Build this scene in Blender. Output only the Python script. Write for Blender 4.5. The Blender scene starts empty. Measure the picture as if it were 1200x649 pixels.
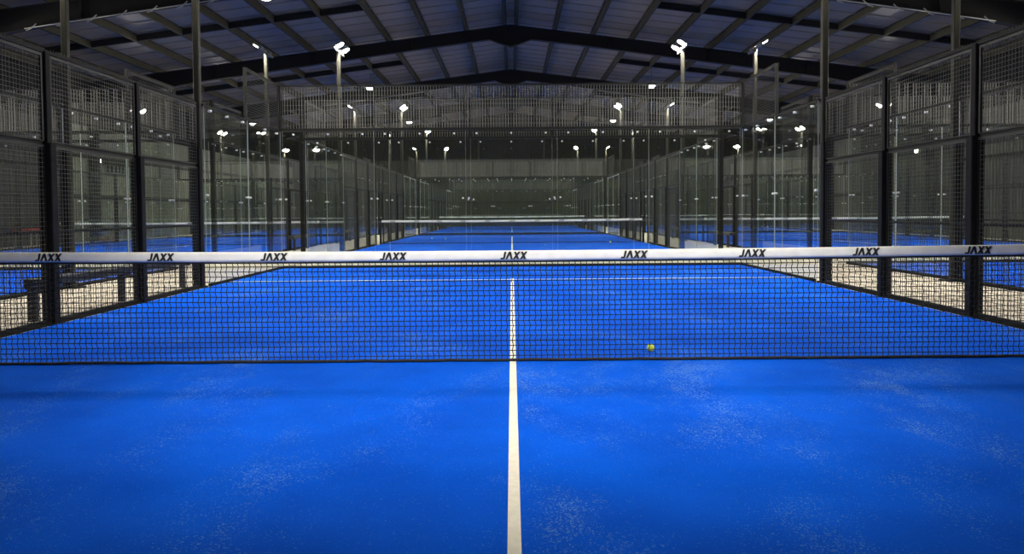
import bpy, math, random
from mathutils import Vector, Matrix
random.seed(7)
S = bpy.context.scene
COL = S.collection
PI = math.pi

# ------------------------------------------------------------------ render look
S.view_settings.view_transform = 'Standard'
S.view_settings.look = 'None'
S.view_settings.gamma = 1.0
S.view_settings.use_curve_mapping = False
S.view_settings.exposure = 0.0
S.cycles.max_bounces = 8
S.cycles.diffuse_bounces = 3
S.cycles.glossy_bounces = 4
S.cycles.transmission_bounces = 4
S.cycles.transparent_max_bounces = 64
S.cycles.caustics_reflective = False
S.cycles.caustics_refractive = False
S.cycles.sample_clamp_indirect = 4.0

w = bpy.data.worlds.new('World'); S.world = w
w.use_nodes = True
bg = w.node_tree.nodes['Background']
bg.inputs[0].default_value = (0.35, 0.4, 0.6, 1); bg.inputs[1].default_value = 0.003

# ------------------------------------------------------------------ materials
def mat(name, color, rough=0.6, metal=0.0, spec=0.5):
    m = bpy.data.materials.new(name); m.use_nodes = True
    b = m.node_tree.nodes['Principled BSDF']
    b.inputs['Base Color'].default_value = (*color, 1)
    b.inputs['Roughness'].default_value = rough
    b.inputs['Metallic'].default_value = metal
    b.inputs['Specular IOR Level'].default_value = spec
    return m

class N:
    """little node helper"""
    def __init__(s, m):
        s.nt = m.node_tree
    def new(s, t, **kw):
        n = s.nt.nodes.new(t)
        for k, v in kw.items(): setattr(n, k, v)
        return n
    def link(s, a, b): s.nt.links.new(a, b)
    def noise(s, vec, scale, detail=2.0, rough=0.5):
        n = s.new('ShaderNodeTexNoise'); n.inputs['Scale'].default_value = scale
        n.inputs['Detail'].default_value = detail; n.inputs['Roughness'].default_value = rough
        s.link(vec, n.inputs['Vector']); return n.outputs['Fac']
    def ramp(s, fac, p0, p1, c0=(0, 0, 0, 1), c1=(1, 1, 1, 1)):
        r = s.new('ShaderNodeValToRGB')
        e = r.color_ramp.elements
        e[0].position = p0; e[0].color = c0; e[1].position = p1; e[1].color = c1
        s.link(fac, r.inputs['Fac']); return r.outputs['Color']
    def mix(s, fac, a, b):
        n = s.new('ShaderNodeMix', data_type='RGBA')
        for sock, v in ((n.inputs['Factor'], fac), (n.inputs['A'], a), (n.inputs['B'], b)):
            pass
        ins = [i for i in n.inputs if i.enabled]
        for sock, v in zip(ins, (fac, a, b)):
            if isinstance(v, (int, float)): sock.default_value = v
            elif isinstance(v, tuple): sock.default_value = v
            else: s.link(v, sock)
        return [o for o in n.outputs if o.enabled][0]
    def math(s, op, a, b):
        n = s.new('ShaderNodeMath', operation=op)
        for sock, v in zip(n.inputs, (a, b)):
            if isinstance(v, (int, float)): sock.default_value = v
            else: s.link(v, sock)
        return n.outputs[0]
    def coords(s, scale=(1, 1, 1)):
        t = s.new('ShaderNodeTexCoord'); mp = s.new('ShaderNodeMapping')
        mp.inputs['Scale'].default_value = scale
        s.link(t.outputs['Object'], mp.inputs['Vector']); return mp.outputs['Vector']

def varied(name, c0, c1, scale, rough=0.6, stretch=(1, 1, 1), detail=4, metal=0, spec=0.5):
    m = mat(name, c0, rough, metal, spec); n = N(m); v = n.coords(stretch)
    f = n.ramp(n.noise(v, scale, detail), 0.35, 0.65, (*c0, 1), (*c1, 1))
    n.link(f, m.node_tree.nodes['Principled BSDF'].inputs['Base Color'])
    return m

# blue turf with sand worked into the pile
def turf_material():
    m = mat('blue_turf', (0.0004, 0.07, 0.7), 0.95, 0, 0.03)
    n = N(m); v = n.coords(); b = m.node_tree.nodes['Principled BSDF']
    big = n.noise(v, 0.9, 4, 0.55)
    base = n.ramp(big, 0.3, 0.7, (0.0002, 0.076, 0.60, 1), (0.0003, 0.118, 0.84, 1))
    vs = n.coords((1, 0.6, 1))
    patch = n.ramp(n.noise(vs, 1.1, 6, 0.66), 0.47, 0.68)
    fine = n.noise(v, 120, 2, 0.7)
    thr = n.math('SUBTRACT', 0.66, n.math('MULTIPLY', patch, 0.17))
    spk = n.math('MULTIPLY', n.math('MAXIMUM', n.math('SUBTRACT', fine, thr), 0.0), 10.0)
    spk = n.math('MINIMUM', spk, 0.55)
    col = n.mix(spk, base, (0.18, 0.36, 0.62, 1))
    dust = n.math('MULTIPLY', n.ramp(n.noise(vs, 0.9, 5, 0.65), 0.58, 0.8), 0.12)
    col = n.mix(dust, col, (0.08, 0.22, 0.64, 1))
    n.link(col, b.inputs['Base Color'])
    bump = n.new('ShaderNodeBump'); bump.inputs['Strength'].default_value = 0.35; bump.inputs['Distance'].default_value = 0.01
    n.link(n.noise(v, 140, 2), bump.inputs['Height']); n.link(bump.outputs[0], b.inputs['Normal'])
    return m

def glass_material():
    m = bpy.data.materials.new('clear_glass'); m.use_nodes = True
    nt = m.node_tree; nt.nodes.clear(); n = N(m)
    out = n.new('ShaderNodeOutputMaterial')
    tr = n.new('ShaderNodeBsdfTransparent'); tr.inputs[0].default_value = (0.955, 0.975, 0.96, 1)
    gl = n.new('ShaderNodeBsdfGlossy'); gl.inputs['Roughness'].default_value = 0.015
    gl.inputs[0].default_value = (0.9, 0.9, 0.9, 1)
    fr = n.new('ShaderNodeFresnel')
    ge = n.new('ShaderNodeNewGeometry')      # the pane is passed straight through, so its back face must not reflect totally
    n.link(n.math('SUBTRACT', 1.45, n.math('MULTIPLY', ge.outputs['Backfacing'], 1.45 - 1 / 1.45)), fr.inputs['IOR'])
    mx = n.new('ShaderNodeMixShader')
    n.link(fr.outputs[0], mx.inputs[0]); n.link(tr.outputs[0], mx.inputs[1]); n.link(gl.outputs[0], mx.inputs[2])
    # thin film of dust on the panes
    df = n.new('ShaderNodeBsdfDiffuse'); df.inputs[0].default_value = (0.55, 0.58, 0.5, 1)
    m2 = n.new('ShaderNodeMixShader'); m2.inputs[0].default_value = 0.006
    n.link(mx.outputs[0], m2.inputs[1]); n.link(df.outputs[0], m2.inputs[2])
    n.link(m2.outputs[0], out.inputs[0])
    return m

def emit(name, color, strength):
    m = bpy.data.materials.new(name); m.use_nodes = True
    nt = m.node_tree; nt.nodes.clear()
    o = nt.nodes.new('ShaderNodeOutputMaterial'); e = nt.nodes.new('ShaderNodeEmission')
    e.inputs[0].default_value = (*color, 1); e.inputs[1].default_value = strength
    nt.links.new(e.outputs[0], o.inputs[0])
    return m

LAMP = 1650.0
M = dict(
    turf=turf_material(),
    line=varied('white_line_turf', (0.90, 0.87, 0.76), (0.82, 0.78, 0.68), 30, 0.9),
    concrete=varied('beige_concrete', (0.60, 0.55, 0.46), (0.50, 0.46, 0.39), 3.0, 0.75),
    black=varied('black_powder_coat', (0.008, 0.008, 0.007), (0.012, 0.012, 0.011), 8, 0.7, (1, 1, 1), 4, 0, 0.15),
    wire=mat('dark_coated_wire', (0.065, 0.065, 0.05), 0.5, 0.0, 0.3),
    wire_end=mat('grey_coated_wire', (0.21, 0.21, 0.18), 0.5, 0.0, 0.4),
    frame=mat('panel_frame_coat', (0.014, 0.014, 0.011), 0.5, 0.0, 0.3),
    rail=mat('dark_rail_coat', (0.010, 0.010, 0.009), 0.65, 0.0, 0.2),
    pole=varied('mast_grey_coat', (0.022, 0.021, 0.015), (0.015, 0.0145, 0.011), 4, 0.5, (1, 1, 1), 4, 0, 0.25),
    glass=glass_material(),
    edge=mat('ground_glass_edge', (0.55, 0.60, 0.52), 0.35),
    bolt=mat('steel_bolt', (0.85, 0.85, 0.82), 0.35, 0.3),
    lens=emit('led_lens', (1.0, 0.94, 0.80), LAMP),
    lens_dim=emit('led_lens_dimmed', (1.0, 0.94, 0.80), LAMP * 0.05),
    pend=emit('pendant_lens', (1.0, 0.95, 0.85), 28.0),
    head=mat('lamp_housing', (0.12, 0.12, 0.12), 0.4, 0.4),
    tape=varied('white_tape_cloth', (0.90, 0.90, 0.85), (0.80, 0.80, 0.76), 9, 0.8),
    cord=mat('black_net_cord', (0.006, 0.006, 0.007), 0.7),
    ink=mat('black_print', (0.01, 0.01, 0.01), 0.6),
    ball=varied('yellow_felt', (0.75, 0.80, 0.04), (0.62, 0.70, 0.03), 60, 0.95),
    seam=mat('white_rubber_seam', (0.85, 0.86, 0.75), 0.6),
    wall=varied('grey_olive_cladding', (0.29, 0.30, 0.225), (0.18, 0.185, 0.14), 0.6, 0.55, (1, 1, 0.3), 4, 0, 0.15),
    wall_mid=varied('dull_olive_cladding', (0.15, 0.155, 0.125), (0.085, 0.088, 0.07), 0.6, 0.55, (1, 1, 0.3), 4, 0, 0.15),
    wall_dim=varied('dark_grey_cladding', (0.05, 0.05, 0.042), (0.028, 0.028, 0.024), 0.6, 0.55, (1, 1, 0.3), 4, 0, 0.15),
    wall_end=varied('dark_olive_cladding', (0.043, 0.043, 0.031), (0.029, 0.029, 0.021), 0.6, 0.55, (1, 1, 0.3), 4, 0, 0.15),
    upper=varied('dark_upper_cladding', (0.020, 0.020, 0.018), (0.014, 0.014, 0.013), 0.6, 0.8, (1, 1, 1), 4, 0, 0.06),
    roof=varied('roof_sheet', (0.155, 0.122, 0.078), (0.125, 0.099, 0.064), 0.5, 0.5, (1, 0.25, 1)),
    purlin=mat('galvanised_purlin', (0.034, 0.031, 0.019), 0.65, 0.0, 0.15),
    steel=mat('dark_painted_steel', (0.007, 0.007, 0.008), 0.7, 0.0, 0.2),
    zinc=mat('zinc_conduit', (0.22, 0.22, 0.20), 0.45, 0.2),
    bench=varied('black_bench_coat', (0.014, 0.014, 0.014), (0.024, 0.024, 0.023), 12, 0.45),
    red=varied('red_cloth', (0.75, 0.04, 0.025), (0.6, 0.03, 0.02), 6, 0.8),
    card=varied('brown_cardboard', (0.30, 0.15, 0.08), (0.24, 0.12, 0.07), 5, 0.85),
    pale=mat('pale_laminate', (0.6, 0.58, 0.5), 0.5),
)

# ------------------------------------------------------------------ mesh builder
class MB:
    def __init__(s): s.v = []; s.f = []; s.m = []
    def quadbox(s, pts, mi=0, side=None):
        """eight points: bottom ring 0-3, top ring 4-7"""
        b = len(s.v); s.v += [tuple(p) for p in pts]
        fs = [(0, 3, 2, 1), (4, 5, 6, 7), (0, 1, 5, 4), (1, 2, 6, 5), (2, 3, 7, 6), (3, 0, 4, 7)]
        for f in fs: s.f.append(tuple(b + i for i in f)); s.m.append(mi)
    def box(s, x0, x1, y0, y1, z0, z1, mi=0):
        s.quadbox([(x0, y0, z0), (x1, y0, z0), (x1, y1, z0), (x0, y1, z0), (x0, y0, z1), (x1, y0, z1), (x1, y1, z1), (x0, y1, z1)], mi)
        return s
    def bbox(s, x0, x1, y0, y1, z0, z1, c, mi=0):
        """upright box with its four long edges chamfered (a folded steel section)"""
        ring = [(x0 + c, y0), (x1 - c, y0), (x1, y0 + c), (x1, y1 - c), (x1 - c, y1), (x0 + c, y1), (x0, y1 - c), (x0, y0 + c)]
        s.prism(ring, z0, z1, mi); return s
    def prism(s, ring, z0, z1, mi=0):
        n = len(ring); b = len(s.v)
        s.v += [(x, y, z0) for x, y in ring] + [(x, y, z1) for x, y in ring]
        s.f.append(tuple(b + i for i in reversed(range(n)))); s.m.append(mi)
        s.f.append(tuple(b + n + i for i in range(n))); s.m.append(mi)
        for i in range(n):
            j = (i + 1) % n
            s.f.append((b + i, b + j, b + n + j, b + n + i)); s.m.append(mi)
        return s
    def bar(s, a, b_, w, h=None, mi=0):
        """square bar between two points"""
        h = h or w; a = Vector(a); b_ = Vector(b_); d = (b_ - a).normalized()
        u = d.cross(Vector((0, 0, 1)))
        if u.length < 1e-4: u = Vector((1, 0, 0))
        u.normalize(); v = u.cross(d); u *= w / 2; v *= h / 2
        s.quadbox([a - u - v, a + u - v, a + u + v, a - u + v, b_ - u - v, b_ + u - v, b_ + u + v, b_ - u + v], mi)
        return s
    def tube(s, a, b_, r, n=10, mi=0, r2=None):
        r2 = r if r2 is None else r2
        a = Vector(a); b_ = Vector(b_); d = (b_ - a).normalized()
        u = d.cross(Vector((0, 0, 1)))
        if u.length < 1e-4: u = Vector((1, 0, 0))
        u.normalize(); v = u.cross(d); b = len(s.v)
        for c, rr in ((a, r), (b_, r2)):
            for i in range(n):
                t = 2 * PI * i / n; s.v.append(tuple(c + u * rr * math.cos(t) + v * rr * math.sin(t)))
        for i in range(n):
            j = (i + 1) % n; s.f.append((b + i, b + j, b + n + j, b + n + i)); s.m.append(mi)
        s.f.append(tuple(b + i for i in reversed(range(n)))); s.m.append(mi)
        s.f.append(tuple(b + n + i for i in range(n))); s.m.append(mi)
        return s
    def poly_y(s, pts, y0, y1, mi=0):
        """polygon in x-z pushed from y0 to y1"""
        n = len(pts); b = len(s.v)
        s.v += [(x, y0, z) for x, z in pts] + [(x, y1, z) for x, z in pts]
        s.f.append(tuple(b + i for i in range(n))); s.m.append(mi)
        s.f.append(tuple(b + n + i for i in reversed(range(n)))); s.m.append(mi)
        for i in range(n):
            j = (i + 1) % n
            s.f.append((b + j, b + i, b + n + i, b + n + j)); s.m.append(mi)
        return s
    def mesh(s, name, mats):
        me = bpy.data.meshes.new(name); me.from_pydata(s.v, [], s.f)
        for m in (mats if isinstance(mats, (list, tuple)) else [mats]): me.materials.append(m)
        me.polygons.foreach_set('material_index', s.m); me.update(); return me

def place(name, me, parent=None, loc=(0, 0, 0), rot=(0, 0, 0), scale=None):
    o = bpy.data.objects.new(name, me); COL.objects.link(o)
    o.parent = parent; o.location = loc; o.rotation_euler = rot
    if scale: o.scale = scale
    return o
def thing(name, label, cat, loc=(0, 0, 0), rz=0, group=None, me=None):
    o = bpy.data.objects.new(name, me); COL.objects.link(o)
    o.location = loc; o.rotation_euler = (0, 0, rz); o['label'] = label; o['category'] = cat
    if group: o['group'] = group
    return o
def struct(name, me, loc=(0, 0, 0), label=None, parent=None):
    o = place(name, me, parent, loc); o['kind'] = 'structure'
    if label: o['label'] = label
    return o
def smooth(me):
    for p in me.polygons: p.use_smooth = True
    return me

# ------------------------------------------------------------------ layout (metres, y is the distance from the camera)
NET = 5.70                 # centre court net
PITCH = 21.93              # court to court along the hall
CX = 12.46                 # court to court across the hall
FX = 5.10                  # fence line from a court's middle
HX = 19.4                  # side walls
Y0, Y1 = -9.0, 63.6        # hall ends
ROWS = [('front', NET), ('second', NET + PITCH), ('rear', NET + 2 * PITCH)]
COLS = [('left', -CX), ('middle', 0.0), ('right', CX)]

# ------------------------------------------------------------------ the hall
def slab_mesh():
    return MB().box(-HX - .3, HX + .3, Y0, Y1 + .3, -0.2, 0).mesh('floor', M['concrete'])
struct('floor', slab_mesh())

def corrugated(length, z0, z1, pitch=0.30, depth=0.035, thick=0.03):
    """cladding sheet along +y, face towards +x, trapezoid ribs"""
    prof = []; t = 0.0
    while t < length:
        for dt, d in ((0, 0), (.12, 0), (.15, depth), (.27, depth)):
            if t + dt <= length: prof.append((d, t + dt))
        t += pitch
    prof.append((0, length))
    ring = prof + [(-thick, length), (-thick, 0)]
    b = MB(); n = len(ring)
    b.v += [(x, y, z0) for x, y in ring] + [(x, y, z1) for x, y in ring]
    for i in range(n):
        j = (i + 1) % n; b.f.append((i, n + i, n + j, j)); b.m.append(0)
    return b
ZL = 5.8      # top of the lower cladding on the end wall
ZS = 5.28     # and on the side walls
L = Y1 - Y0
cu = corrugated(L, ZS, 7.45).mesh('side_cladding_upper', M['upper'])
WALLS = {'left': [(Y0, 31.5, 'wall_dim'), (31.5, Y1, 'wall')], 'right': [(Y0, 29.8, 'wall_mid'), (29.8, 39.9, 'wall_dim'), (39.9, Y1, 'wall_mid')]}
for side, s in (('left', -1), ('right', 1)):
    o2 = struct('wall_upper_' + side, cu, (-HX, Y0, 0))
    if s > 0: o2.rotation_euler = (0, 0, PI); o2.location = (HX, Y1, 0)
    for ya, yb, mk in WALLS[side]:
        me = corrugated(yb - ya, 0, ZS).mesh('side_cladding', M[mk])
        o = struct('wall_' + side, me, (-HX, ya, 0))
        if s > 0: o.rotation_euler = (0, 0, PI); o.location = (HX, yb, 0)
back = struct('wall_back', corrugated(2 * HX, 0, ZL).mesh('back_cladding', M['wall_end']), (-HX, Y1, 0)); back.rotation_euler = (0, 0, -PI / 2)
# upper gable
SL = 0.128
ZT0 = 9.73                 # top of the rafters at the ridge
def ztop(x): return ZT0 - SL * abs(x)
g = MB(); pr = []
x = -HX
ribs = []
while x < HX:
    for dt, d in ((0, 0), (.12, 0), (.15, .035), (.27, .035)):
        if x + dt <= HX: ribs.append((x + dt, d))
    x += .30
ribs.append((HX, 0))
for (xa, da), (xb, db) in zip(ribs, ribs[1:]):
    b = len(g.v)
    g.v += [(xa, -da, ZL), (xb, -db, ZL), (xb, -db, ztop(xb) + .26), (xa, -da, ztop(xa) + .26)]
    g.f.append((b, b + 1, b + 2, b + 3)); g.m.append(0)
gb = len(g.v)
g.v += [(-HX, .03, ZL), (HX, .03, ZL), (HX, .03, ztop(HX) + .26), (0, .03, ztop(0) + .26), (-HX, .03, ztop(HX) + .26)]
g.f.append((gb + 4, gb + 3, gb + 2, gb + 1, gb)); g.m.append(0)
struct('wall_upper_back', g.mesh('gable_cladding', M['upper']), (0, Y1, 0))

# roof: two pitches of ribbed sheet
def roof_sheet(s):
    b = MB(); prof = []; y = Y0
    while y < Y1:
        for dt, d in ((0, 0), (.42, 0), (.44, .03), (.48, .03), (.50, 0)):
            if y + dt <= Y1: prof.append((y + dt, d))
        y += 1.0
    prof.append((Y1 + .2, 0))
    xe = s * (HX + .4)
    for yy, d in prof:
        b.v += [(0, yy, ZT0 + .265 - d), (xe, yy, ZT0 + .265 - SL * abs(xe) - d), (xe, yy, ZT0 + .34 - SL * abs(xe)), (0, yy, ZT0 + .34)]
    for i in range(len(prof) - 1):
        k = 4 * i
        fs = [(k, k + 1, k + 5, k + 4), (k + 3, k + 7, k + 6, k + 2), (k + 1, k + 2, k + 6, k + 5)]
        for f in fs: b.f.append(f if s < 0 else f[::-1]); b.m.append(0)
    return b
for side, s in (('left', -1), ('right', 1)):
    struct('ceiling_' + side, roof_sheet(s).mesh('roof_sheet', M['roof']))

# portal frames: I-section rafters with deeper eaves and an apex plate, columns on the walls
FRAMES = [2.4, 12.6, 22.8, 33.0, 43.2, 53.4]
def rafter_mesh(s):
    b = MB()
    xs = [0.0, 0.45, 0.95, 3, 6, 9, 12, 14.5, 16.5, 18.0, 19.2]
    dep = [1.0, 0.80, 0.55, .54, .57, .60, .63, .66, .80, 1.0, 1.15]
    top = [ztop(x) for x in xs]; bot = [t - d for t, d in zip(top, dep)]
    def strip(za, zb, hw):
        for i in range(len(xs) - 1):
            p = []
            for z, e in ((za, 0), (zb, 0)): pass
            a, c = s * xs[i], s * xs[i + 1]
            pts = [(a, -hw, za[i]), (c, -hw, za[i + 1]), (c, hw, za[i + 1]), (a, hw, za[i]),
                   (a, -hw, zb[i]), (c, -hw, zb[i + 1]), (c, hw, zb[i + 1]), (a, hw, zb[i])]
            if s < 0: pts = [pts[1], pts[0], pts[3], pts[2], pts[5], pts[4], pts[7], pts[6]]
            b.quadbox(pts)
    strip([z + .02 for z in bot], [z - .02 for z in top], .012)
    strip(bot, [z + .025 for z in bot], .12)
    strip([z - .025 for z in top], top, .12)
    for xx in (4.5, 9.0, 13.5, 17.6):
        i = max(k for k in range(len(xs)) if xs[k] <= xx); t = (xx - xs[i]) / (xs[i + 1] - xs[i])
        zb = bot[i] + t * (bot[i + 1] - bot[i]); b.box(min(s * xx - .008, s * xx + .008), max(s * xx - .008, s * xx + .008), -.11, .11, zb + .02, ztop(xx) - .02)
    return b
RM = {s: rafter_mesh(s).mesh('rafter', M['steel']) for s in (-1, 1)}
colm = MB()
colm.box(-.2, .2, -.012, .012, 0, 7.2); colm.box(-.2, -.175, -.12, .12, 0, 7.2); colm.box(.175, .2, -.12, .12, 0, 7.2)
colm = colm.mesh('column', M['steel'])
for fy in FRAMES:
    for s in (-1, 1):
        struct('roof_beam', RM[s], (0, fy, 0))
        struct('column', colm, (s * (HX - .26), fy, 0))
# end-wall posts
pm = MB().box(-.09, .09, -.16, -.04, 0, 9.0).mesh('wind_post', M['purlin'])
for xx in (-9.7, -2.9, 2.9, 9.7): struct('column', pm, (xx, Y1, 0 if abs(xx) < 5 else -.9))
# girts along the walls
gm = MB().box(-.03, .03, Y0, Y1 - .05, -.09, .09).mesh('girt', M['rail'])
for s in (-1, 1):
    for z in (2.05, 3.9): struct('wall_rail', gm, (s * (HX - .075), 0, z))
gb_ = MB().box(-HX + .15, HX - .15, -.10, -.04, -.06, .06).mesh('girt_back', M['rail'])
for z in (2.05, 3.9): struct('wall_rail', gb_, (0, Y1, z))
# purlins (cold-rolled Z sections) running the length of the hall
def zsec(s):
    b = MB()
    b.box(-.012, .012, Y0, Y1, 0, .26)
    b.box(min(0, s * .09), max(0, s * .09), Y0, Y1, 0, .014); b.box(min(0, -s * .09), max(0, -s * .09), Y0, Y1, .246, .26)
    return b
ZM = {s: zsec(s).mesh('purlin', M['purlin']) for s in (-1, 1)}
PX = [.26 + 1.77 * k for k in range(11)] + [19.15]
for s in (-1, 1):
    for xx in PX: struct('roof_purlin', ZM[s], (s * xx, 0, ztop(xx)))
# struts between the purlins halfway along each bay
for fa in FRAMES[1:-1] + [53.4]:
    yy = fa + 5.1
    if yy > Y1: continue
    for s in (-1, 1):
        b = MB()
        for k in range(3, 10):
            xa, xb = PX[k] + .015, PX[k + 1] - .015
            b.bar((s * xa, 0, ztop(xa) + .13), (s * xb, 0, ztop(xb) + .13), .10, .24)
        struct('roof_strut', b.mesh('strut', M['steel']), (0, yy, 0))
# zinc conduits clipped under the second frame in view
for s, nm in ((-1, 'left'), (1, 'right')):
    t = thing('roof_conduit', 'thin silver pipe with clips under the nearest %s roof beam' % nm, 'pipe', (0, 22.8, 0))
    def zb(x): return ztop(x) - .50 - .012 * x
    pts = [(s * x, -.17, zb(x) - .04) for x in (7.0, 9, 11, 13, 15.2)]
    b = MB()
    for a, c in zip(pts, pts[1:]): b.tube(a, c, .018, 8)
    place('pipe', smooth(b.mesh('pipe', M['zinc'])), t)
    x = 7.4
    while x < 15:
        c = MB(); z = zb(x) - .04
        c.bar((s * (x - .16), -.17, z + .12), (s * x, -.17, z - .035), .035, .02)
        c.bar((s * x, -.17, z - .035), (s * (x + .16), -.17, z - .09), .035, .02)
        c.bar((s * x, -.17, z), (s * x, -.11, z + .05), .03, .012)
        place('clip', c.mesh('clip', M['zinc']), t); x += .95

# ------------------------------------------------------------------ court parts (shared meshes)
# turf and lines
tm = MB().box(-5, 5, -10, 10, 0.0, .012).mesh('turf', M['turf'])
lm_c = MB().box(-.025, .025, -7.15, 7.15, .010, .0145).mesh('centre_line', M['line'])
lm_s = MB().box(-5, 5, -.025, .025, .010, .0145).mesh('service_line', M['line'])
# mesh panels
def wire_panel(width, z0, z1, px, pz, wv, wh, frame=.03, tip=0, wm='wire'):
    """welded wire panel in the local y-z plane, y from 0 to width"""
    b = MB()
    ny = round(width / px)
    for i in range(1, ny):
        y = width * i / ny; b.box(-wv / 2, wv / 2, y - wv / 2, y + wv / 2, z0, z1 + tip)
    nz = round((z1 - z0) / pz)
    for i in range(1, nz):
        z = z0 + (z1 - z0) * i / nz; b.box(wv / 2, wv / 2 + wh, 0, width, z - wh / 2, z + wh / 2)
    if frame:
        f = frame
        b.box(-.012, .012, 0, f, z0, z1, 1); b.box(-.012, .012, width - f, width, z0, z1, 1)
        b.box(-.012, .012, f, width - f, z0, z0 + .012, 1); b.box(-.012, .012, f, width - f, z1 - f, z1, 1)
    return b.mesh('wire_panel', [M[wm], M['frame']])
W = 1.79
P_low = wire_panel(W, .052, 1.98, .05, .05, .0045, .0045)
P_up = wire_panel(W, 2.02, 2.97, .05, .05, .0045, .0045, .03, .075)
P_gate = wire_panel(1.35, .052, 1.98, .05, .05, .0045, .0045)
P_gate_up = wire_panel(2.10, 2.02, 2.97, .05, .05, .0045, .0045, .03, .075)
P_side = wire_panel(1.92, 3.04, 3.98, .05, .05, .004, .004)
P_end = wire_panel(10.0, 3.05, 3.98, .0625, .10, .007, .0025, .02, 0, 'wire_end')
post_m = MB().bbox(-.075, .075, -.052, .052, 0, 2.0, .008).bbox(-.035, .035, -.04, .04, 2.0, 3.0, .006).mesh('post', M['black'])
slim_m = MB().bbox(-.03, .03, -.03, .03, 0, 3.0, .006).mesh('slim_post', M['black'])
foot_m = MB().box(-.10, .10, -.10, .10, 0, .012).mesh('foot_plate', M['black'])
rail_m = MB().box(-.018, .018, 0, 1.0, -.018, .018).mesh('rail', M['rail'])
base_m = MB().box(-.035, .035, 0, 1.0, 0, .05).mesh('base_rail', M['black'])

def rail(name, me, par, x, y0, y1, z):
    return place(name, me, par, (x, y0, z), (0, 0, 0), (1, y1 - y0, 1))

def side_fence(col, cx, row, cy, s, near_half):
    t = thing('side_fence', 'black wire mesh side fence, %s side of the %s %s court' % ('left' if s < 0 else 'right', row, col),
              'fence', (cx + s * FX, cy, 0), 0, 'mesh side fences')
    ys = [2.2, 4.1] + ([-2.2, -4.1] if near_half else [])
    for y in ys:
        p = place('post', post_m, t, (0, y, 0)); place('foot_plate', foot_m, p)
    for d in ((1, -1) if near_half else (1,)):
        place('gate_post', slim_m, t, (0, d * .78, 0))
        for a in (2.255, 4.155):
            y = a if d > 0 else -a - W
            place('mesh_panel', P_low, t, (0, y, 0)); place('mesh_panel', P_up, t, (0, y, 0))
        place('mesh_panel', P_gate, t, (0, .81 if d > 0 else -.81 - 1.35, 0))
        place('mesh_panel', P_gate_up, t, (0, .04 if d > 0 else -.04 - 2.10, 0))
    ya = -5.94 if near_half else 0
    rail('top_rail', rail_m, t, 0, ya, 5.94, 3.0)
    rail('middle_rail', rail_m, t, s * .03, ya, 5.94, 2.0)
    rail('lower_rail', rail_m, t, s * .03, .81, 5.94, 1.03)
    if near_half: rail('lower_rail', rail_m, t, s * .03, -5.94, -.81, 1.03)
    rail('base_rail', base_m, t, 0, .81, 5.94, 0)
    if near_half: rail('base_rail', base_m, t, 0, -5.94, -.81, 0)
    return t

# glass
def pane(width, z0, z1, axis):
    b = MB()
    h = .006
    if axis == 'x':
        x0, x1, y0, y1 = 0, width, -h, h
    else:
        x0, x1, y0, y1 = -h, h, 0, width
    b.box(x0, x1, y0, y1, z0, z1)
    # faces order: bottom, top, y-, x+, y+, x-
    edge = {0, 1, 3, 5} if axis == 'x' else {0, 1, 2, 4}
    b.m = [1 if i in edge else 0 for i in range(6)]
    return b.mesh('pane', [M['glass'], M['edge']])
PANE_X = pane(1.990, .06, 3.0, 'x')
PANE_Y = pane(1.935, .06, 3.0, 'y')
BOLT = MB().tube((0, -.026, 0), (0, .026, 0), .020, 10).tube((0, -.032, 0), (0, .032, 0), .009, 8).mesh('bolt', M['bolt'])
def bolts(par, width, rz=0):
    for a_, z in ((.24, 2.93), (width / 2, 2.93), (width - .24, 2.93), (.06, 1.52), (width - .06, 1.52)):
        place('bolt', BOLT, par, (a_, 0, z) if not rz else (0, a_, z), (0, 0, rz))
tall_m = MB().bbox(-.05, .05, -.05, .05, 0, 4.0, .008).mesh('corner_post', M['black'])
upper_m = MB().bbox(-.02, .02, -.02, .02, 3.02, 4.0, .004).mesh('upper_post', M['rail'])
railx_m = MB().box(-5.07, 5.07, .01, .06, -.03, .03).mesh('rail', M['rail'])
topx_m = MB().box(-5.07, 5.07, -.008, .008, -.008, .008).mesh('rail_top', M['rail'])
basex_m = MB().box(-5.07, 5.07, -.04, .04, 0, .06).mesh('base_rail', M['black'])

def end_wall(col, cx, row, cy, e):
    """glass wall closing a court's end; e=+1 far end, -1 near end"""
    t = thing('glass_wall', 'glass end wall with mesh above, %s end of the %s %s court' % ('far' if e > 0 else 'near', row, col),
              'glass wall', (cx, cy + e * 10.0, 0), 0 if e > 0 else PI, 'glass end walls')
    for k in range(5): bolts(place('glass_pane', PANE_X, t, (-5 + 2 * k + .005, 0, 0)), 1.99)
    place('middle_rail', railx_m, t, (0, 0, 3.02)); place('top_rail', topx_m, t, (0, 0, 3.99))
    place('base_rail', basex_m, t)
    place('mesh_panel', P_end, t, (5.0, .02, 0), (0, 0, PI / 2))
    for k in range(1, 5): place('upper_post', upper_m, t, (-5 + 2 * k, .05, 0))
    for sx in (-1, 1):
        if e < 0: place('corner_post', tall_m, t, (sx * 5.12, .06, 0))
        else: place('upper_post', upper_m, t, (sx * 5.06, .05, 0))
    return t

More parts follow.
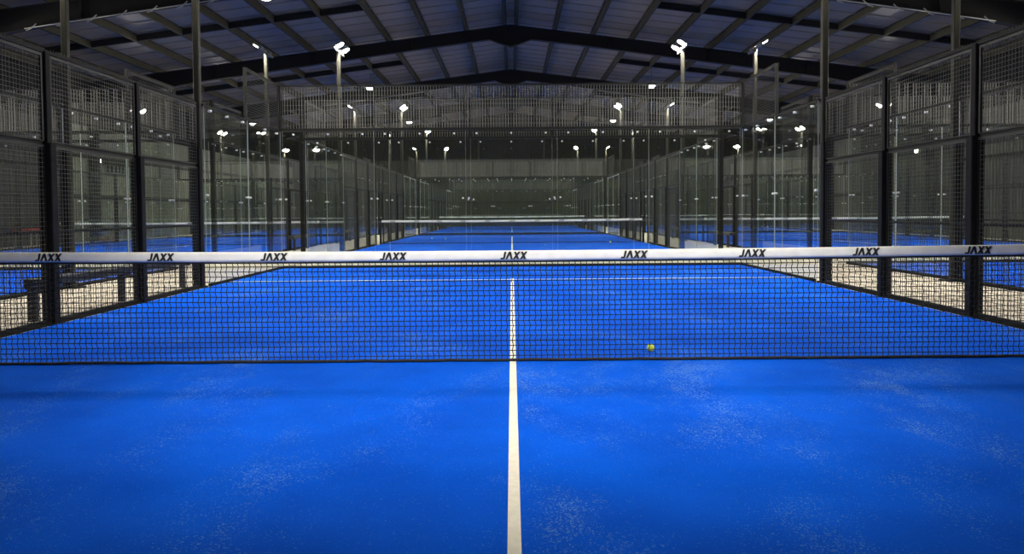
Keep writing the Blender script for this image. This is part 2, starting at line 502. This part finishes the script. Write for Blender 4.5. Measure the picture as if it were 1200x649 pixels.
def side_glass(col, cx, row, cy, s, e):
    t = thing('side_glass', 'two glass panes on the %s side, %s end of the %s %s court' % ('left' if s < 0 else 'right', 'far' if e > 0 else 'near', row, col),
              'glass wall', (cx + s * 5.04, cy + e * 6.1, 0), 0, 'glass side returns')
    o = 0 if e > 0 else -3.9
    for k in range(2): bolts(place('glass_pane', PANE_Y, t, (0, o + 1.95 * k + (.012 if e > 0 else .0), 0)), 1.935, PI / 2)
    rail('top_rail', rail_m, t, s * .015, o, o + 3.9, 3.0); rail('base_rail', base_m, t, s * .01, o + .16, o + 3.74, 0)
    yp = 1.98 if e > 0 else -3.88
    place('mesh_panel', P_side, t, (s * .03, yp, 0))
    rail('upper_rail', rail_m, t, s * .03, yp, yp + 1.92, 3.99)
    place('upper_post', upper_m, t, (s * .04, 1.95 if e > 0 else -1.95, 0))
    return t

# floodlight mast: square pole, crossbar, two tilted LED heads facing +x
pole_m = MB().bbox(-.05, .05, -.05, .05, 0, 6.0, .012).mesh('pole', M['pole'])
stub_m = MB().bbox(-.075, .075, -.05, .05, 0, 2.3, .008).mesh('pole_post', M['black'])
basep_m = MB().box(-.16, .05, -.14, .14, 0, .02).mesh('base_plate', M['black'])
xbar_m = MB().bar((0, -.60, 6.02), (0, .60, 6.02), .06).bar((0, 0, 5.95), (.02, 0, 6.08), .09).mesh('crossbar', M['head'])
TILT = math.radians(32)
def head_mesh():
    b = MB()
    b.prism([(-.15, -.11), (-.11, -.15), (.11, -.15), (.15, -.11), (.15, .11), (.11, .15), (-.11, .15), (-.15, .11)], 0, .05)
    for i in range(7): b.box(-.125 + i * .038, -.110 + i * .038, -.12, .12, .05, .085)   # cooling fins
    b.bar((-.03, -.17, .03), (-.03, .17, .03), .03)
    return b.mesh('lamp_head', M['head'])
HEAD = head_mesh()
LENS = MB().tube((0, 0, 0), (0, 0, -.008), .12, 16).mesh('lens', M['lens'])
LENS_DIM = MB().tube((0, 0, 0), (0, 0, -.008), .12, 16).mesh('lens', M['lens_dim'])
def mast(col, cx, row, cy, s, e):
    t = thing('floodlight_mast', 'tall floodlight mast on the %s side, %s end of the %s %s court' % ('left' if s < 0 else 'right', 'far' if e > 0 else 'near', row, col),
              'floodlight', (cx + s * 5.13, cy + e * 6.1, 0), 0 if s < 0 else PI, 'floodlight masts')
    place('pole', pole_m, t)
    place('lower_post', stub_m, t, (0, -.1 if s < 0 else .1, 0)) if e > 0 else place('lower_post', stub_m, t, (0, .1 if s < 0 else -.1, 0))
    place('base_plate', basep_m, t)
    place('crossbar', xbar_m, t)
    for y in (-.36, .36):
        h = place('lamp_head', HEAD, t, (.12, y, 6.12), (0, -TILT, 0))
        beam = row == 'front' and e < 0 and col == 'middle'
        place('lens', LENS_DIM if row == 'front' and e < 0 else LENS, h)
        if beam:
            ld = bpy.data.lights.new('floodlight_beam', 'SPOT'); ld.energy = 1330; ld.spot_size = math.radians(46); ld.spot_blend = 1.0
            ld.color = (1.0, 0.95, 0.84); ld.shadow_soft_size = .12
            lo = bpy.data.objects.new('floodlight_beam', ld); COL.objects.link(lo)
            a = Vector((cx + s * 4.98, cy - 6.1 + (y if s < 0 else -y), 6.02)); d = Vector((-s * .6, cy + .6, .35)) - a
            lo.location = a; lo.rotation_euler = d.to_track_quat('-Z', 'Y').to_euler()
    return t

# net
NW = 5.02
def nz(x): return .900 + .001 * x * x
def tape_mesh():
    b = MB(); n = 120; r = random.Random(3)
    xs = [-NW + 2 * NW * i / n for i in range(n + 1)]
    rows = []
    for i, x in enumerate(xs):
        w1 = .003 * math.sin(x * 7.1) + r.uniform(-.0012, .0012); w2 = .003 * math.sin(x * 5.3 + 1) + r.uniform(-.0012, .0012)
        zt, zb_ = nz(x), nz(x) - .080 + r.uniform(-.001, .001)
        prof = [(-.012, zb_), (-.016 + w1, zb_ + .022), (-.013 + w2, zb_ + .052), (-.008, zt - .004), (0, zt), (.008, zt - .004), (.014 + w1, zt - .04), (.012, zb_)]
        rows.append(len(b.v)); b.v += [(x, y, z) for y, z in prof]
    for a, c in zip(rows, rows[1:]):
        for k in range(7): b.f.append((a + k, c + k, c + k + 1, a + k + 1)); b.m.append(0)
        b.f.append((a + 7, c + 7, c, a)); b.m.append(0)
    return b.mesh('tape', M['tape'])
TAPE = smooth(tape_mesh())
def net_mesh():
    b = MB(); p = .0455; n = int(2 * 4.96 / p); rows = 20; c = .0033
    r = random.Random(5)
    def zrow(j, x): return .02 + (nz(x) - .08 - .02) * j / rows
    wob = [[r.uniform(-.002, .002) for _ in range(rows + 1)] for _ in range(n + 1)]
    def knot(i, j):
        x = -4.96 + p * i
        return (x + (.005 if j % 2 else -.005) + wob[i][j], wob[i][j], zrow(j, x) + .3 * wob[(i * 7) % n][j])
    for i in range(n + 1):
        for j in range(rows):
            a = knot(i, j); d = knot(i, j + 1); k = len(b.v)
            # cord as a slim diamond prism with a kink near the knot
            for q in (a, d):
                b.v += [(q[0] - c, q[1], q[2]), (q[0], q[1] - c, q[2]), (q[0] + c, q[1], q[2]), (q[0], q[1] + c, q[2])]
            for q in range(4):
                w_ = (q + 1) % 4; b.f.append((k + q, k + w_, k + 4 + w_, k + 4 + q)); b.m.append(0)
    for j in range(rows):
        for i in range(n):
            a = knot(i, j); d = knot(i + 1, j); k = len(b.v)
            for q in (a, d):
                b.v += [(q[0], q[1], q[2] - c), (q[0], q[1] + c, q[2]), (q[0], q[1], q[2] + c), (q[0], q[1] - c, q[2])]
            for q in range(4):
                w_ = (q + 1) % 4; b.f.append((k + q, k + w_, k + 4 + w_, k + 4 + q)); b.m.append(0)
    return b.mesh('netting', M['cord'])
NETM = net_mesh()
hem = MB(); hr = random.Random(9)
hp = [(-NW + 2 * NW * i / 60, hr.uniform(-.004, .004), .024 + hr.uniform(-.002, .003)) for i in range(61)]
for a, c in zip(hp, hp[1:]): hem.tube(a, c, .012, 8)
HEM = smooth(hem.mesh('bottom_cord', M['cord']))
hd = MB()
for i in range(60):
    x, x2 = -NW + 2 * NW * i / 60, -NW + 2 * NW * (i + 1) / 60
    hd.tube((x, 0, nz(x) - .088), (x2, 0, nz(x2) - .088), .007, 6)
HEAD_CORD = hd.mesh('head_cord', M['cord'])
npost = MB().bbox(-.04, .04, -.05, .05, 0, 1.02, .01).tube((-.04, 0, .9), (.04, 0, .9), .03, 10)
NPOST = npost.mesh('net_post', M['black'])
# lettering on the tape, drawn as cut-out shapes
def jaxx():
    b = MB(); h = .060
    polys = [
        [(.55, 1), (.80, 1), (.62, .16), (.50, 0), (0, 0), (.05, .2), (.38, .2)],
        [(.66, 0), (.93, 0), (1.24, .62), (1.36, 0), (1.63, 0), (1.42, 1), (1.14, 1)],
    ]
    for ox in (0, .92):
        polys.append([(1.62 + ox, 0), (1.92 + ox, 0), (2.70 + ox, 1), (2.40 + ox, 1)])
        polys.append([(1.80 + ox, 1), (2.08 + ox, 1), (2.50 + ox, 0), (2.20 + ox, 0)])
    for k, p in enumerate(polys):
        e = .0001 * k
        b.poly_y([((x - 1.8) * h, z * h) for x, z in p], -.0012 - e, 0)
    return b.mesh('lettering', M['ink'])
JAXX = jaxx()
LX = [-4.60, -3.68, -2.79, -1.89, -.944, .014, .97, 1.908, 2.81, 3.70, 4.62]
def court_net(col, cx, row, cy):
    t = thing('court_net', 'net with white printed top tape across the %s %s court' % (row, col), 'net', (cx, cy, 0), 0, 'court nets')
    place('netting', NETM, t)
    tp = place('tape', TAPE, t)
    place('head_cord', HEAD_CORD, t); place('bottom_cord', HEM, t)
    for x in LX: place('lettering', JAXX, tp, (x, -.0185, nz(x) - .068))
    for s in (-1, 1): place('net_post', NPOST, t, (s * 5.06, 0, 0))
    return t

# ------------------------------------------------------------------ lay the nine courts out
for row, cy in ROWS:
    for col, cx in COLS:
        y = cy + (0.1 if col != 'middle' else 0)
        first = row == 'front'
        c = struct('court_floor', tm, (cx, y, 0)); c['label'] = 'blue turf of the %s %s court' % (row, col)
        struct('court_line', lm_c, (0, 0, 0), None, c)
        for q in (-6.95, 6.95): struct('court_line', lm_s, (0, q, 0), None, c)
        if not (first and col != 'middle'): court_net(col, cx, row, y)
        for s in (-1, 1):
            side_fence(col, cx, row, y, s, True)
            for e in (-1, 1):
                if not (first and e < 0): side_glass(col, cx, row, y, s, e)
                mast(col, cx, row, y, s, e)
        for e in (-1, 1):
            if not (first and e < 0): end_wall(col, cx, row, y, e)

# ------------------------------------------------------------------ smaller things
def ball(label, x, y):
    b = MB(); r = .033; nu, nv = 20, 12
    for j in range(nv + 1):
        ph = PI * j / nv
        for i in range(nu): b.v.append((r * math.sin(ph) * math.cos(2 * PI * i / nu), r * math.sin(ph) * math.sin(2 * PI * i / nu), r * math.cos(ph)))
    for j in range(nv):
        for i in range(nu):
            k = (i + 1) % nu; b.f.append((j * nu + i, (j + 1) * nu + i, (j + 1) * nu + k, j * nu + k)); b.m.append(0)
    o = thing('tennis_ball', label, 'ball', (x, y, .012 + r), 0, 'yellow balls on the turf', smooth(b.mesh('ball', M['ball'])))
    sb = MB(); pts = []
    for i in range(49):
        t = 2 * PI * i / 48
        p = Vector((math.cos(t) + .35 * math.cos(3 * t), math.sin(t) - .35 * math.sin(3 * t), 1.05 * math.sin(2 * t))).normalized() * r
        pts.append(p)
    for a, c in zip(pts, pts[1:]): sb.tube(a, c, .0016, 5)
    sm = place('seam', sb.mesh('seam', M['seam']), o, (0, 0, 0), (.6, .3, .8))
    return o
ball('yellow ball on the blue turf just behind the nearest net', 1.17, 6.06)
ball('tiny yellow ball beyond the second net, nearer the left side fence', -3.62, 32.4)
ball('tiny yellow ball beyond the second net, nearer the centre line', -2.95, 31.8)
ball('tiny yellow ball on the right half, beneath the second net', 3.72, 27.1)

def bench(label, x, y, length, nleg, first=.05):
    t = thing('bench', label, 'bench', (x, y, 0), 0, 'black benches between the courts')
    for xx in (-.105, .005):
        place('slat', MB().bbox(xx, xx + .10, 0, length, .445, .485, .006).mesh('slat', M['bench']), t)
    place('seat_frame', MB().box(-.10, -.06, .0, length, .395, .445).box(.06, .10, .0, length, .395, .445).mesh('seat_frame', M['bench']), t)
    for i in range(nleg):
        yy = first + (length - 2 * first) * i / (nleg - 1)
        place('leg', MB().bbox(-.07, .015, yy - .035, yy + .035, 0, .40, .006).box(-.10, .10, yy - .03, yy + .03, .365, .40).mesh('leg', M['bench']), t)
    return t
bench('long black bench left of the nearest court, outside its mesh fence', -5.44, 8.10, 3.8, 3)
bench('black bench in the left aisle beside the second row courts, near the glass', -7.08, 22.95, 2.4, 2, .45)
bench('black bench in the right aisle beside the second row courts, near the glass', 7.08, 22.95, 2.4, 2, .45)
bench('black bench in the right aisle just past the second net', 7.02, 28.7, 2.6, 2, .1)
bench('black bench in the left aisle just past the second net', -7.02, 28.7, 2.6, 2, .1)

# round pendant luminaires on rods
def pendant(label, x, y, z):
    t = thing('pendant_light', label, 'ceiling light', (x, y, z), 0, 'pendant lights over the aisles')
    n = 20
    b = MB().tube((0, 0, .02), (0, 0, .10), .19, n, 0, .17).tube((0, 0, .10), (0, 0, .20), .10, n, 0, .07)
    place('lamp_shade', b.mesh('pendant_shade', M['head']), t)
    place('lens', smooth(MB().tube((0, 0, -.05), (0, 0, .02), .12, n, 0, .18).mesh('pendant_lens', M['pend'])), t)
    # rod up to the purlin it hangs from
    place('rod', MB().tube((0, 0, .2), (0, 0, ztop(x) + .01 - z), .008, 6).mesh('rod', M['rail']), t)
for s, nm in ((-1, 'left'), (1, 'right')):
    x = s * PX[4] if False else s * 6.55
    for y, wd in ((19.4, 'nearest'), (33.6, 'second'), (46.3, 'third')):
        pendant('%s round pendant light hanging over the %s aisle' % (wd, nm), s * (6.55), y, 7.0)
for s, nm in ((-1, 'left'), (1, 'right')):
    t = thing('wall_light', 'small bright wall light high on the %s wall' % nm, 'wall light', (s * (HX - .12), 33.6 if s < 0 else 34.2, 3.74 if s < 0 else 3.96), 0 if s < 0 else PI)
    place('housing', MB().box(-.085, .0, -.14, .14, -.12, .12).mesh('housing', M['head']), t)
    place('lens', smooth(MB().tube((0, 0, 0), (.06, 0, -.01), .10, 14, 0, .08).mesh('wall_lens', M['pend'])), t)
# dark unit with hanging teeth on the left wall
t = thing('wall_heater', 'dark wall unit with hanging fins high on the left wall', 'heater', (-HX + .13, 34.0, 3.72))
place('casing', MB().box(-.095, .22, 0.05, 2.2, -.12, .12).mesh('casing', M['rail']), t)
for k in range(6): place('fin', MB().box(.0, .03, .25 + k * .33, .37 + k * .33, -.45, -.12).mesh('fin', M['rail']), t)
# things standing by the left wall
t = thing('table', 'red topped low table by the left wall', 'table', (-17.9 - .9, 28.2, 0))
place('tabletop', MB().bbox(-.35, .35, -.75, .75, .62, .78, .05).mesh('tabletop', M['red']), t)
for sx in (-1, 1):
    for sy in (-1, 1): place('leg', MB().box(sx * .28 - .025, sx * .28 + .025, sy * .6 - .025, sy * .6 + .025, 0, .62).mesh('leg', M['pale']), t)
def carton(label, x, y, sx, sy, h):
    t = thing('cardboard_box', label, 'box', (x, y, 0), .1)
    place('body', MB().box(-sx, sx, -sy, sy, 0, h).mesh('carton', M['card']), t)
    place('flap', MB().quadbox([(-sx, -sy, h), (sx, -sy, h), (sx, -sy - .1, h + .06), (-sx, -sy - .1, h + .06), (-sx, -sy, h + .004), (sx, -sy, h + .004), (sx, -sy - .1, h + .064), (-sx, -sy - .1, h + .064)]) or None, t) if False else None
    place('tape_strip', MB().box(-.03, .03, -sy, sy, h, h + .002).mesh('tape_strip', M['pale']), t)
carton('low brown cardboard box on the floor by the left wall', -18.6, 32.9, .22, .3, .24)
carton('tall brown cardboard box beside the left wall, farther back', -18.6, 36.0, .22, .22, .56)

# ------------------------------------------------------------------ camera
cam = bpy.data.cameras.new('Camera'); co = bpy.data.objects.new('Camera', cam); COL.objects.link(co)
F = 840.0
cam.sensor_width = 36.0; cam.lens = 36.0 * F / 1200
PITCHDOWN = math.radians(1.8); ROLL = 0.0079
R = Matrix.Rotation(-PITCHDOWN, 4, 'X') @ Matrix.Rotation(PI / 2, 4, 'X') @ Matrix.Rotation(-ROLL, 4, 'Z')
co.matrix_world = Matrix.Translation((0, 0, 1.206)) @ R
cam.shift_y = -(324.5 - 248.3 - F * math.tan(PITCHDOWN)) / 1200
cam.clip_end = 200
S.camera = co
